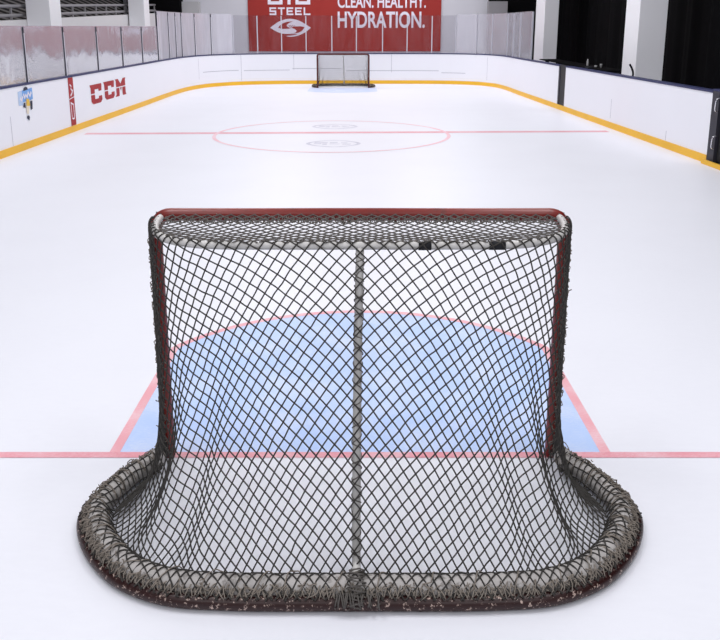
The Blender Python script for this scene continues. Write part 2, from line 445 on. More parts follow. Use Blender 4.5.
def C_polys(y0, w, z0, z1):
    """block letter C with a serif spur and a thin white slash across its middle"""
    h = z1 - z0; zm = z0 + 0.50 * h; g2 = 0.022 * h
    X = lambda u: y0 + u * w; Z = lambda v: z0 + v * h
    top = [(0.00, 1.0), (0.98, 1.0), (1.0, 0.92), (0.97, 0.62), (0.72, 0.62), (0.70, 0.74), (0.40, 0.74), (0.40, 0.54), (0.08, 0.54), (0.08, 0.84)]
    bot = [(0.08, 0.48), (0.40, 0.48), (0.40, 0.24), (0.70, 0.24), (0.72, 0.36), (1.0, 0.36), (1.0, 0.14), (0.86, 0.0), (0.22, 0.0), (0.08, 0.14)]
    return [[(X(u), Z(v)) for u, v in top], [(X(u), Z(v)) for u, v in bot]]
def M_polys(y0, w, z0, z1):
    h = z1 - z0
    X = lambda u: y0 + u * w; Z = lambda v: z0 + v * h
    P = [[(0.02, 1.0), (0.30, 1.0), (0.50, 0.70), (0.72, 1.0), (0.98, 1.0), (0.93, 0.9), (0.93, 0.54), (0.10, 0.54), (0.10, 0.90)],
         [(0.10, 0.48), (0.38, 0.48), (0.38, 0.16), (0.36, 0.0), (0.0, 0.0), (0.10, 0.12)],
         [(0.44, 0.48), (0.58, 0.48), (0.51, 0.26)],
         [(0.64, 0.48), (0.93, 0.48), (0.93, 0.12), (0.98, 0.0), (0.66, 0.0), (0.64, 0.12)]]
    return [[(X(u), Z(v)) for u, v in q] for q in P]
poly_print('red_letter', C_polys(16.85, 0.80, 0.425, 0.84), M['logo_red'], wall_left)
poly_print('red_letter', C_polys(17.78, 0.79, 0.44, 0.845), M['logo_red'], wall_left)
poly_print('red_letter', M_polys(18.62, 0.90, 0.445, 0.85), M['logo_red'], wall_left)
# red centre stripe up the boards, with white marks on it
st = poly_print('centre_stripe', [[(15.62, 0.13), (15.90, 0.13), (15.90, 1.075), (15.62, 1.075)]], M['logo_red'], wall_left)
def zig(pts, w):
    p = np.array(pts, float); t = np.gradient(p, axis=0); t /= np.linalg.norm(t, axis=1)[:, None]
    n = np.stack([-t[:, 1], t[:, 0]], 1)
    a = p + n * w / 2; b = p - n * w / 2
    return [[tuple(a[i]), tuple(a[i + 1]), tuple(b[i + 1]), tuple(b[i])] for i in range(len(p) - 1)]
marks = zig([(15.70, 0.94), (15.78, 0.90), (15.74, 0.86), (15.82, 0.80)], 0.035) + zig([(15.84, 0.83), (15.78, 0.76), (15.70, 0.72)], 0.04) \
    + zig([(15.61, 0.655), (15.76, 0.672), (15.91, 0.69)], 0.018) \
    + zig([(15.68, 0.60), (15.69, 0.46), (15.69, 0.30)], 0.03) + zig([(15.82, 0.55), (15.82, 0.42), (15.82, 0.28)], 0.03) + zig([(15.68, 0.585), (15.75, 0.56), (15.82, 0.54)], 0.035) + zig([(15.69, 0.28), (15.76, 0.26), (15.82, 0.27)], 0.035)
poly_print('stripe_mark', marks, M['print_white'], st, 0.006)
# small blue sticker
S0 = 13.27
em = poly_print('sticker', [[(S0, 0.76), (S0 + .19, 0.75), (S0 + .2, 1.0), (S0, 0.99)]], M['print_pale_blue'], wall_left)
em['label'] = 'small blue and yellow sticker'
poly_print('sticker_patch', [[(S0 + .17, 0.80), (S0 + .6, 0.82), (S0 + .6, 1.02), (S0 + .17, 1.0)]], M['print_blue'], em, 0.005)
poly_print('sticker_cap', [[(S0 + .22, 0.985), (S0 + .42, 1.0), (S0 + .40, 1.04), (S0 + .32, 1.055), (S0 + .25, 1.035)]], M['print_dark'], em, 0.006)
poly_print('sticker_stroke', zig([(S0 + .07, 0.88), (S0 + .13, 0.84), (S0 + .18, 0.90)], 0.05) + zig([(S0 + .22, 0.94), (S0 + .26, 0.87), (S0 + .31, 0.92), (S0 + .36, 0.87), (S0 + .42, 0.95), (S0 + .48, 0.88), (S0 + .55, 0.95)], 0.05), M['print_white'], em, 0.007)
poly_print('sticker_shape', [[(S0 + .30, 0.72), (S0 + .45, 0.72), (S0 + .43, 0.84), (S0 + .31, 0.85)]], M['print_yellow'], em, 0.008)
poly_print('sticker_bar', [[(S0 + .28, 0.60), (S0 + .36, 0.58), (S0 + .42, 0.72), (S0 + .29, 0.73)]], M['print_cream'], em, 0.0085)
poly_print('sticker_wing', [[(S0 + .46, 0.64), (S0 + .54, 0.66), (S0 + .56, 0.80), (S0 + .47, 0.80)], [(S0 + .16, 0.72), (S0 + .26, 0.70), (S0 + .26, 0.79), (S0 + .2, 0.79)],
                            [(S0 + .27, 0.52), (S0 + .36, 0.47), (S0 + .39, 0.53), (S0 + .36, 0.56), (S0 + .29, 0.56)]], M['print_dark'], em, 0.009)

# ---- acrylic panels with their posts
def glass_run(posts, z_top, last, labels, group, thick=0.013, dark=True, glass='glass', pw=0.013):
    """posts: plan distances of successive posts; each panel carries the post at its start"""
    for i in range(len(posts) - 1):
        s0, s1 = posts[i], posts[i + 1]
        a = plan_at(s0); b = plan_at(s1)
        p = plan_cut(s0 + 0.02, s1 - 0.02, 0.12)
        n = outward(p)
        pm = p + n * 0.06
        e = empty('glass_panel', (float((a[0] + b[0]) / 2), float((a[1] + b[1]) / 2), BH + 0.033), labels[i], 'glass panel', group)
        bpy.context.view_layer.update()
        o = wall_strip('pane', pm, -thick / 2, thick / 2, BH + 0.034, z_top, M[glass]); place_under(o, e)
        ss = [s0] + ([s1] if (last and i == len(posts) - 2) else [])
        for s in ss:
            pp = plan_cut(s - pw, s + pw, 0.03); nn = outward(pp)
            side = M['post_dark'] if dark else M['alu']
            o = wall_strip('support_post', pp + nn * 0.06, -0.022, 0.022, BH + 0.034, z_top - 0.02, side); place_under(o, e)
            if not dark: continue
            o = wall_strip('post_face', pp[:2] + nn[:2] * 0.06, -0.027, -0.0225, BH + 0.034, z_top - 0.12, M['alu']); place_under(o, e)

ordn = ['first', 'second', 'third', 'fourth', 'fifth', 'sixth', 'seventh', 'eighth', 'ninth', 'tenth', 'eleventh']
L_POSTS = [10.0, 11.95, 13.85, 15.72, 17.72, 19.6, 21.44, 23.15]
L_LAB = ['low scuffed glass panel beyond the left picture edge above the boards',
         'low scuffed glass panel cut by the left picture edge above the blue sticker',
         'low glass panel in front of the broad pillar nearest the left edge',
         'low glass panel directly above the red stripe and first red letter',
         'low glass panel directly above the last two red letters',
         'low glass panel in front of the left part of the second white pillar',
         'low glass panel last before the tall corner glass on the left']
glass_run(L_POSTS[1:], 2.07, False, L_LAB[1:], 'low glass panels along the left boards')
C_POSTS = [23.17, 24.52, 25.35, 26.0, 27.14, 28.11, 29.06]
C_LAB = ['tall glass panel, %s of the far left corner counting from the side boards' % ordn[i] for i in range(6)]
glass_run(C_POSTS, 2.5, False, C_LAB, 'tall glass panels round the far left corner', glass='glass_corner')
B_POSTS = [29.06, 29.96, 30.83, 31.72, 32.66, 33.56, 34.52, 35.42, 36.32, 37.18]
B_LAB = ['tall glass panel in front of the red banner, %s from its left end' % ordn[i] for i in range(9)]
glass_run(B_POSTS, 2.46, False, B_LAB, 'tall glass panels in front of the red banner', dark=False, glass='glass_clear', pw=0.018)
R_POSTS = [37.18, 37.98, 38.75, 40.13, 40.94, 41.96, 43.45]
R_LAB = ['tall glass panel, %s to the right of the red banner' % ordn[i] for i in range(6)]
glass_run(R_POSTS, 2.5, True, R_LAB, 'tall glass panels round the far right corner', dark=False, glass='glass_right')

# ================================================================== THE HALL
w = box('wall_back', -9.2, 8.0, 31.6, 31.8, 0, 7.5, M['far_wall']); struct(w, 'pale painted wall of the hall behind the end glass', 'wall')
w = box('wall_back_dark', 4.98, 7.9, 31.3, 31.55, 0, 7.5, M['dark_wall']); struct(w, 'near black end bay beside the pale back wall', 'wall')
# pleated side wall on the right, near-black to stand in for dark openings
xs = np.arange(-3.0, 31.3, 0.12)
V = []; F = []
for i, y in enumerate(xs):
    x = 7.7 + 0.05 * math.sin(y * 5.3) + 0.02 * math.sin(y * 13.1)
    V += [(x, y, 0), (x, y, 7.5)]
    if i: F.append([2 * i - 2, 2 * i, 2 * i + 1, 2 * i - 1])
w = link('wall_side_dark', mesh('wall_side_dark', V, F), M['dark_wall'], None, True)
struct(w, 'black pleated side of the hall behind the right pillars', 'wall')
w = box('wall_side_louvre', -9.4, -9.2, -3, 31.6, 0, 7.5, M['louvre']); struct(w, 'dark louvred side of the hall above the left ramp wall', 'wall')

# low white ramp wall on the left, its top rising away from the camera
def ramp(name, x0, x1, y0, z0, y1, z1, m):
    V = [(x0, y0, 0), (x1, y0, 0), (x1, y1, 0), (x0, y1, 0), (x0, y0, z0), (x1, y0, z0), (x1, y1, z1), (x0, y1, z1)]
    F = [[0, 3, 2, 1], [4, 5, 6, 7], [0, 1, 5, 4], [1, 2, 6, 5], [2, 3, 7, 6], [3, 0, 4, 7]]
    return link(name, mesh(name, V, F), m)
w = ramp('wall_ramp', -7.8, -7.55, 6.0, 1.86, 30.6, 2.56, M['ramp_wall']); struct(w, 'low white wall rising away behind the left glass', 'wall')
def rz(y): return 1.86 + 0.70 * (y - 6.0) / 24.6
# railing on top of it
rl = empty('ramp_railing', (-7.68, 8, rz(8)), 'grey two-bar railing on top of the low white wall', 'railing')
bpy.context.view_layer.update()
for dz in (0.10, 0.30):
    o = tube('rail', np.array([(-7.68, y, rz(y) + dz) for y in np.linspace(8, 30.4, 30)]), 0.036, M['grey_box'], None, 8); place_under(o, rl)
for k in range(24):
    y = 8.2 + k * 0.96
    o = box('rail_post', -7.70, -7.66, y, y + 0.04, rz(y) - 0.004, rz(y) + 0.29, M['grey_box']); place_under(o, rl)

def pillar(name, x0, x1, y0, y1, label):
    o = box(name, x0, x1, y0, y1, 0, 7.5, M['pillar'], None, 0.012); struct(o, label, 'pillar'); return o
pillar('pillar_left', -7.54, -7.0, 18.3, 18.98, 'broad white pillar standing behind the low glass near the left edge')
pillar('pillar_left', -7.51, -7.0, 26.3, 26.95, 'white pillar behind the glass near the far left corner')
pillar('pillar_right', 6.3, 6.93, 18.25, 19.2, 'wide white pillar behind the near right boards')
pillar('pillar_right', 6.25, 6.72, 27.4, 28.8, 'white pillar behind the boards near the far right corner')
w = box('trim_1', -6.85, -6.2, 31.2, 31.58, 0, 3.0, M['light_box']); struct(w, 'light grey block against the back wall at the far left corner', 'block')
w = box('trim_2', 4.9, 5.62, 30.9, 31.28, 0, 3.0, M['grey_box']); struct(w, 'grey block beside the black end bay', 'block')
w = box('trim_3', -8.9, -6.88, 31.0, 31.58, 0.0, 7.5, M['dark_wall']); struct(w, 'black recess at the end of the ramp wall', 'recess')

# bench counter behind the right boards with small things on it
ct = empty('bench_counter', (6.1, 16, 0), 'black counter hidden behind the right boards between the white pillars', 'counter')
bpy.context.view_layer.update()
o = box('counter_top', 5.95, 6.5, 19.4, 26.5, 0.99, 1.02, M['dark_wall']); place_under(o, ct)
for y in (19.6, 23.0, 26.2):
    o = box('counter_leg', 6.1, 6.2, y, y + 0.1, 0.0, 0.989, M['dark_wall']); place_under(o, ct)
def lathe(name, prof, m, parent, seg=14):
    V = []; F = []
    for r, z in prof:
        V += [(r * math.cos(a), r * math.sin(a), z) for a in np.linspace(0, 2 * PI, seg, endpoint=False)]
    for i in range(len(prof) - 1):
        for k in range(seg):
            k2 = (k + 1) % seg
            F.append([i * seg + k, i * seg + k2, (i + 1) * seg + k2, (i + 1) * seg + k])
    F.append(list(range(seg))[::-1]); F.append([(len(prof) - 1) * seg + k for k in range(seg)])
    return link(name, mesh(name, V, F), m, parent, True)
bt = empty('water_bottle', (6.2, 21.75, 1.0205), 'small pale bottle standing behind the right boards, left of the wide pillar', 'bottle')
lathe('bottle_body', [(0.025, 0.0), (0.028, 0.01), (0.028, 0.12), (0.015, 0.15)], M['light_box'], bt)
lathe('bottle_cap', [(0.016, 0.151), (0.016, 0.175), (0.008, 0.18)], M['print_white'], bt)
bt2 = empty('drink_cup', (6.25, 20.7, 1.0205), 'tiny pale cup tipped beside the wide pillar behind the boards', 'cup')
c_ = lathe('cup_body', [(0.022, 0.0), (0.03, 0.08), (0.033, 0.1)], M['light_box'], bt2)
bt3 = empty('tape_roll', (6.22, 21.05, 1.0205), 'tiny pale roll lying between the bottle and the cup', 'roll')
lathe('roll_body', [(0.03, 0.0), (0.034, 0.005), (0.034, 0.04), (0.03, 0.045)], M['light_box'], bt3)
# dark hook and block by the wide pillar
hk = tube('curved_handle', catmull([(6.22, 17.9, 0.0), (6.16, 17.9, 0.6), (6.13, 17.88, 0.95), (6.12, 17.85, 1.05), (6.08, 17.85, 1.16), (6.03, 17.85, 1.24)], 8), 0.022, M['rubber'], None, 10)
tag(hk, 'short black curved handle sticking up by the wide white pillar', 'handle')
kb = link('rail_clamp', None or (lambda: (lambda bm: (box_bm(bm, 5.24, 5.36, 18.3, 18.62, BH + 0.0325, BH + 0.075, 0.01), (lambda me: (bm.to_mesh(me), me)[1])(bpy.data.meshes.new('rail_clamp')))[1])(bmesh.new()))(), M['rubber'])
tag(kb, 'small black clamp on the blue cap rail below the wide pillar', 'clamp')

# ---- banner
bn = empty('banner', (-0.6, 31.56, 1.12), 'big red banner with white lettering and an eye emblem on the back wall', 'banner')
bpy.context.view_layer.update()
o = box('banner_sheet', -4.36, 3.16, 31.54, 31.5995, 1.12, 5.6, M['banner']); place_under(o, bn)
BY = 31.533
def text_fit(name, s, x0, x1, z0, z1, m, offset, parent, y=BY):
    cu = bpy.data.curves.new(name, 'FONT'); cu.body = s; cu.size = 1.0; cu.offset = offset; cu.resolution_u = 4
    to = bpy.data.objects.new('tmp', cu); COL.objects.link(to)
    bpy.context.view_layer.update()
    dg = bpy.context.evaluated_depsgraph_get()
    me = bpy.data.meshes.new_from_object(to.evaluated_get(dg))
    bpy.data.objects.remove(to)
    n = len(me.vertices); co = np.empty(n * 3); me.vertices.foreach_get('co', co); co = co.reshape(-1, 3)
    mn, mx = co.min(0), co.max(0)
    out = np.empty_like(co)
    out[:, 0] = x0 + (co[:, 0] - mn[0]) / (mx[0] - mn[0]) * (x1 - x0)
    out[:, 2] = z0 + (co[:, 1] - mn[1]) / (mx[1] - mn[1]) * (z1 - z0)
    out[:, 1] = y
    me.vertices.foreach_set('co', out.ravel()); me.materials.clear(); me.update()
    me.name = name
    o = link(name, me, m, None); place_under(o, parent)
    return o
def block_text(name, s, x0, x1, z0, z1, m, parent, y=BY):
    """wide square-cut capitals drawn as strokes"""
    G = {'B': [[(0, 0), (1, 0), (1, .44), (.9, .5), (1, .56), (1, 1), (0, 1), (0, 0)], [(0, .5), (.92, .5)]], 'I': [[(.5, 0), (.5, 1)]],
         'O': [[(0, 0), (1, 0), (1, 1), (0, 1), (0, 0)]], 'S': [[(0, 0), (1, 0), (1, .5), (0, .5), (0, 1), (1, 1)]],
         'T': [[(0, 1), (1, 1)], [(.5, 1), (.5, 0)]], 'E': [[(1, 0), (0, 0), (0, 1), (1, 1)], [(0, .5), (.85, .5)]], 'L': [[(0, 1), (0, 0), (1, 0)]]}
    W = {'I': 0.35}
    ws = [W.get(c, 1.0) for c in s]; gap = 0.26
    tot = sum(ws) + gap * (len(s) - 1); k = (x1 - x0) / tot
    h = z1 - z0; sw = 0.21 * h
    V = []; F = []; x = x0
    for c, wd in zip(s, ws):
        lw = wd * k
        for path in G[c]:
            q = [(x + sw / 2 + u * (lw - sw) if c != 'I' else x + lw / 2, z0 + sw / 2 + v * (h - sw)) for u, v in path]
            for (ax, az), (bx, bz) in zip(q[:-1], q[1:]):
                dx, dz = bx - ax, bz - az; l = math.hypot(dx, dz); dx /= l; dz /= l
                ax2, az2, bx2, bz2 = ax - dx * sw / 2, az - dz * sw / 2, bx + dx * sw / 2, bz + dz * sw / 2
                nx, nz = -dz * sw / 2, dx * sw / 2
                i = len(V); ys = y - 0.0012 * (len(F) % 8)
                V += [(ax2 + nx, ys, az2 + nz), (bx2 + nx, ys, bz2 + nz), (bx2 - nx, ys, bz2 - nz), (ax2 - nx, ys, az2 - nz)]
                F.append([i, i + 1, i + 2, i + 3])
        x += lw + gap * k
    o = link(name, mesh(name, V, F), m, None); place_under(o, parent); return o
block_text('banner_lettering', 'STEEL', -3.52, -1.93, 2.50, 2.79, M['banner_white'], bn)
block_text('banner_lettering', 'BIO', -3.58, -1.93, 2.90, 3.48, M['banner_white'], bn)
text_fit('banner_lettering', 'CLEAN. HEALTHY.', -0.87, 2.56, 2.77, 3.24, M['banner_white'], 0.02, bn)
text_fit('banner_lettering', 'HYDRATION.', -0.87, 2.53, 2.01, 2.64, M['banner_white'], 0.022, bn)
# eye emblem
def emblem(polys, name, m, dy):
    V = []; F = []
    for poly in polys:
        k = len(V); V += [((u - 960) * 0.004865, BY + dy, 2.05 + (216 - v) * 0.0047325) for u, v in poly]; F.append(list(range(k, k + len(poly))))
    me = mesh(name, V, F)
    bm = bmesh.new(); bm.from_mesh(me); bmesh.ops.triangulate(bm, faces=bm.faces[:], ngon_method='EAR_CLIP'); bm.to_mesh(me); bm.free()
    o = link(name, me, m, None); place_under(o, bn)
def sm(pts): return [tuple(p) for p in catmull(pts, 6)]
lens = sm([(238, 222), (300, 178), (355, 156), (410, 151), (465, 163), (520, 192), (566, 222)]) + sm([(566, 222), (520, 258), (465, 284), (405, 295), (360, 288)]) + sm([(360, 288), (420, 283), (455, 275), (330, 268), (280, 248), (238, 222)])[1:]
emblem([lens], 'banner_emblem', M['banner_white'], 0)
inner_up = sm([(302, 222), (325, 196), (370, 176), (420, 172), (395, 182), (372, 202), (378, 214), (400, 226), (330, 232)])
inner_dn = sm([(515, 216), (500, 240), (470, 260), (430, 268), (400, 268), (440, 262), (450, 246), (440, 236), (410, 218), (440, 212), (480, 210)])
emblem([inner_up, inner_dn], 'emblem_gap', M['banner'], -0.004)
bars = []
for k in range(4):
    u = 385 + k * 14; bars.append([(u, 200), (u + 5, 200), (u + 26, 228), (u + 21, 228)])
emblem(bars, 'emblem_bar', M['banner'], -0.005)

# ================================================================== THE GOAL
# local frame: goal mouth along x at y=0, the net reaches back to negative y
HW, HT = 0.938, 1.218
R_POST = 0.03
def sym(half):
    half = np.asarray(half, float)
    left = half.copy(); right = half[::-1].copy(); right[:, 0] *= -1
    return np.vstack([left, right[1:]])
TOPU = sym(catmull([(-0.903, 0.0), (-0.898, -0.10), (-0.876, -0.23), (-0.82, -0.365), (-0.725, -0.45), (-0.605, -0.493), (-0.3, -0.505), (0.0, -0.505)], 12))
BASEU = sym(catmull([(-0.935, 0.0), (-1.03, -0.09), (-1.11, -0.20), (-1.165, -0.34), (-1.195, -0.48), (-1.19, -0.57), (-1.12, -0.73), (-1.0, -0.88),
                     (-0.89, -0.968), (-0.715, -1.043), (-0.483, -1.068), (0.0, -1.072)], 12) * np.array([1.0, 1.012]))
ZT = 1.208
def u_sampler(curve):
    s = arclen(curve); s = s / s[-1] * 2 - 1
    return lambda f: np.stack([np.interp(f, s, curve[:, 0]), np.interp(f, s, curve[:, 1])], -1)
topf = u_sampler(TOPU); basef = u_sampler(BASEU)
LT = arclen(TOPU)[-1] / 2; LB = arclen(BASEU)[-1] / 2
def base_frac(u):
    a = LT / LB
    au = np.abs(u)
    return np.sign(u) * (a * au + (1 - a) * au ** 2.6)
def base_in(f, d):
    """base outline point moved inward by d"""
    e = 0.004
    p = basef(f); q = basef(np.clip(f + e, -1, 1)) - basef(np.clip(f - e, -1, 1))
    q /= np.linalg.norm(q, axis=-1, keepdims=True) + 1e-9
    n = np.stack([-q[..., 1], q[..., 0]], -1)         # travelling left to right along the back: left of it is inward
    fade = np.clip((1 - np.abs(f)) * 14, 0, 1)[..., None]
    return p + n * d * fade

NU, NM, NE = 601, 100, 22
u = np.linspace(-1, 1, NU)
fB = base_frac(u)
Tp = topf(u)
tq = topf(np.clip(u + 0.004, -1, 1)) - topf(np.clip(u - 0.004, -1, 1)); tq /= np.linalg.norm(tq, axis=1)[:, None]
Tp = Tp - 0.020 * np.stack([-tq[:, 1], tq[:, 0]], 1)      # the net hangs outside the bar
Tp[:, 0] += np.sign(u) * 0.024 * np.clip((np.abs(u) - 0.72) / 0.26, 0, 1) ** 1.5
k_side = np.clip((np.abs(u) - 0.2) / 0.6, 0, 1); k_side = k_side ** 2 * (3 - 2 * k_side)
Q = base_in(fB, 0.150)
tau = np.linspace(0, 1, NM)
surf = np.zeros((NU, NM + NE, 3))
k_post = np.clip((np.abs(u) - 0.70) / 0.2, 0, 1)
ZU = ZT - 0.06 * np.clip((np.abs(u) - 0.93) / 0.07, 0, 1)
for j, tt in enumerate(tau):
    wq = tt ** (1 + 2.0 * k_side + 2.4 * k_post)
    zq = 1 - (1 - tt) ** (1 + 1.0 * k_side + 0.4 * k_post)
    surf[:, j, :2] = Tp + (Q - Tp) * wq[:, None]
    surf[:, j, 2] = ZU + (0.035 - ZU) * zq
    bow = math.sin(PI * tt) * np.sin(PI * np.clip(np.abs(u) / 0.9, 0, 1)) ** 2
    surf[:, j, 1] += 0.055 * bow
    # loose folds where the side of the net gathers
    fold = np.exp(-((np.abs(u) - 0.60 - 0.10 * (tt - 0.6)) / 0.16) ** 2) * np.clip((tt - 0.25) / 0.4, 0, 1) * np.clip((1 - tt) / 0.12, 0, 1)
    sgn = np.sign(u)
    ph = (np.abs(u) - 0.12 * tt) * 34 + np.where(u < 0, 0.0, 1.1)
    surf[:, j, 0] += -sgn * 0.024 * fold * np.sin(ph)
    surf[:, j, 1] += 0.028 * fold * np.cos(ph * 0.9)
    surf[:, j, 2] = np.maximum(surf[:, j, 2], 0.012)
# over the padded pipe and the outer frame
for j in range(NE):
    v = (j + 1) / NE
    d = np.interp(v, [0, 0.2, 0.4, 0.55, 0.75, 0.9, 1.0], [0.150, 0.128, 0.095, 0.07, 0.045, 0.026, 0.010])
    z = np.interp(v, [0, 0.2, 0.4, 0.55, 0.75, 0.9, 1.0], [0.035, 0.075, 0.101, 0.096, 0.072, 0.062, 0.056])
    surf[:, NM + j, :2] = base_in(fB, d)
    surf[:, NM + j, 2] = z
# the net first passes over the back bar
NB = 7
pre = np.zeros((NU, NB, 3))
nout = -np.stack([-tq[:, 1], tq[:, 0]], 1)
for j in range(NB):
    a = PI / 2 * (1 - j / NB)
    pre[:, j, :2] = Tp + nout * (0.020 * math.cos(a) - 0.020)
    pre[:, j, 2] = ZU + 0.003 + 0.0205 * math.sin(a)
surf = np.concatenate([pre, surf], 1)
NTOT = NB + NM + NE
dl = np.linalg.norm(np.diff(surf, axis=1), axis=2)
tlen = np.concatenate([np.zeros((NU, 1)), np.cumsum(dl, 1)], 1)
wj = np.concatenate([np.zeros(NB), tau, np.ones(NE)])
xun = (1 - wj)[None, :] * (u * LT)[:, None] + wj[None, :] * (fB * LB)[:, None]

XG = np.linspace(-2.4, 2.4, 961)
PG = 19.5 * np.interp(XG, [-2.2, -1.3, -0.75, -0.35, 0, 0.35, 0.75, 1.3, 2.2], [1.05, 1.22, 1.42, 1.3, 1.0, 0.70, 0.54, 0.44, 0.30])
PG = np.cumsum(PG) * (XG[1] - XG[0]); PG -= PG[480]
def fieldA(x, t):
    P = np.interp(x, XG, PG)
    return P + (t - 0.6) * 16.4 * (1 + 0.36 * np.tanh(x))
A = fieldA(xun, tlen); B = fieldA(-xun, tlen)
def strands(Fd):
    """the level lines of Fd on the net surface, traced cell by cell into 3-D polylines"""
    out = []
    nc, nj = Fd.shape
    for lev in range(math.ceil(Fd.min()), math.floor(Fd.max()) + 1):
        G = Fd - lev - 1e-6
        pos = G > 0
        eu = pos[:-1, :] != pos[1:, :]                  # edges across u
        ev = pos[:, :-1] != pos[:, 1:]                  # edges along the drop
        cnt = eu[:, :-1].astype(int) + eu[:, 1:] + ev[:-1, :] + ev[1:, :]
        adj = {}
        for c, r in zip(*np.nonzero(cnt >= 2)):
            e = []
            if eu[c, r]: e.append((0, c, r))
            if ev[c + 1, r]: e.append((1, c + 1, r))
            if eu[c, r + 1]: e.append((0, c, r + 1))
            if ev[c, r]: e.append((1, c, r))
            for a, b in ((e[0], e[1]),) if len(e) == 2 else ((e[0], e[1]), (e[2], e[3])):
                adj.setdefault(a, []).append(b); adj.setdefault(b, []).append(a)
        def point(k):
            d, c, r = k
            c2, r2 = (c + 1, r) if d == 0 else (c, r + 1)
            a, b = G[c, r], G[c2, r2]; f = a / (a - b)
            return surf[c, r] * (1 - f) + surf[c2, r2] * f
        left = set(adj)
        starts = [k for k in adj if len(adj[k]) == 1] + list(adj)
        for st_ in starts:
            if st_ not in left: continue
            chain = [st_]; left.discard(st_); cur = st_
            while True:
                nx = [q for q in adj[cur] if q in left]
                if not nx: break
                cur = nx[0]; left.discard(cur); chain.append(cur)
            if len(chain) < 4: continue
            pts = np.array([point(k) for k in chain])
            if arclen(pts)[-1] > 0.03: out.append(resample(pts, 0.014))
    return out
def wobble(lines, amp):
    res = []
    for p in lines:
        s = arclen(p)
        off = np.stack([np.interp(s, np.linspace(0, s[-1] + 1e-6, max(3, int(s[-1] / 0.05))), rng.normal(0, amp, max(3, int(s[-1] / 0.05)))) for _ in range(3)], 1)
        q = p + off; q[:, 2] = np.maximum(q[:, 2], 0.006)
        res.append(q)
    return res
net_lines = wobble(strands(A), 0.0014) + wobble(strands(B), 0.0014)

# the flat top panel: a diamond grid cut to the shape between crossbar and back bar
def top_panel():
    lines = []
    xs = np.linspace(-0.93, 0.93, 1400)
    back = np.interp(xs, TOPU[:, 0][np.argsort(TOPU[:, 0])], TOPU[:, 1][np.argsort(TOPU[:, 0])])
    dx, dyv = 0.053, 0.058
    for s in (1, -1):
        for i in range(-60, 61):
            y = -0.03 + (xs - i * dx) * s * dyv / dx
            ok = (y < 0.012) & (y > back - 0.016)
            idx = np.nonzero(ok)[0]
            if len(idx) < 3: continue
            yy = y[idx]; f = np.clip(-yy / 0.5, 0, 1)
            sag = 0.02 * np.sin(PI * np.clip(yy / np.minimum(back[idx], -0.02), 0, 1))
            z = (HT + 0.010) * (1 - f) + (ZT + 0.022) * f - sag
            p = np.stack([xs[idx], yy, z], 1)
            if arclen(p)[-1] > 0.02: lines.append(resample(p, 0.012))
    return lines
top_lines = wobble(top_panel(), 0.001)

def coil(curve3, ra, rb, pitch, jitter, n_strands=2, rad=0.003, inward=None):
    """untidy twine wound round a pipe that follows curve3"""
    lines = []
    c = resample(curve3, 0.006)
    t = np.gradient(c, axis=0); t /= np.linalg.norm(t, axis=1)[:, None]
    up = np.array([0, 0, 1.0])
    if abs(t[len(t) // 2] @ up) > 0.8: up = np.array([0, 1.0, 0])
    n1 = np.cross(t, up); n1 /= np.linalg.norm(n1, axis=1)[:, None]
    n2 = np.cross(n1, t)
    s = arclen(c)
    for k in range(n_strands):
        m = max(4, int(s[-1] / 0.03))
        j1 = np.interp(s, np.linspace(0, s[-1], m), rng.normal(0, jitter, m))
        j2 = np.interp(s, np.linspace(0, s[-1], m), rng.normal(0, 0.9, m))
        a = s / pitch * 2 * PI * (1 if k % 2 == 0 else -1) + j2 + k * 2.1
        p = c + n1 * ((ra + j1) * np.cos(a))[:, None] + n2 * ((rb + j1) * np.sin(a))[:, None]
        p[:, 2] = np.maximum(p[:, 2], 0.006)
        lines.append(p)
    return lines
def fuzz(curve3, n, spread, length):
    """short loose ends of twine"""
    c = resample(curve3, 0.005); out = []
    for _ in range(n):
        b = c[rng.integers(len(c))] + rng.normal(0, spread, 3)
        d = rng.normal(0, 1, 3); d[2] = abs(d[2]) * 0.8; d /= np.linalg.norm(d)
        e = d * length * rng.uniform(0.4, 1.2); m_ = b + e * 0.5 + rng.normal(0, length * 0.2, 3)
        p = catmull([b, m_, b + e], 3); p[:, 2] = np.maximum(p[:, 2], 0.005)
        out.append(p)
    return out

fr = np.linspace(-0.985, 0.985, 400)
def base3(d, z, f=fr):
    p = base_in(f, d); return np.concatenate([p, np.full((len(f), 1), z)], 1)

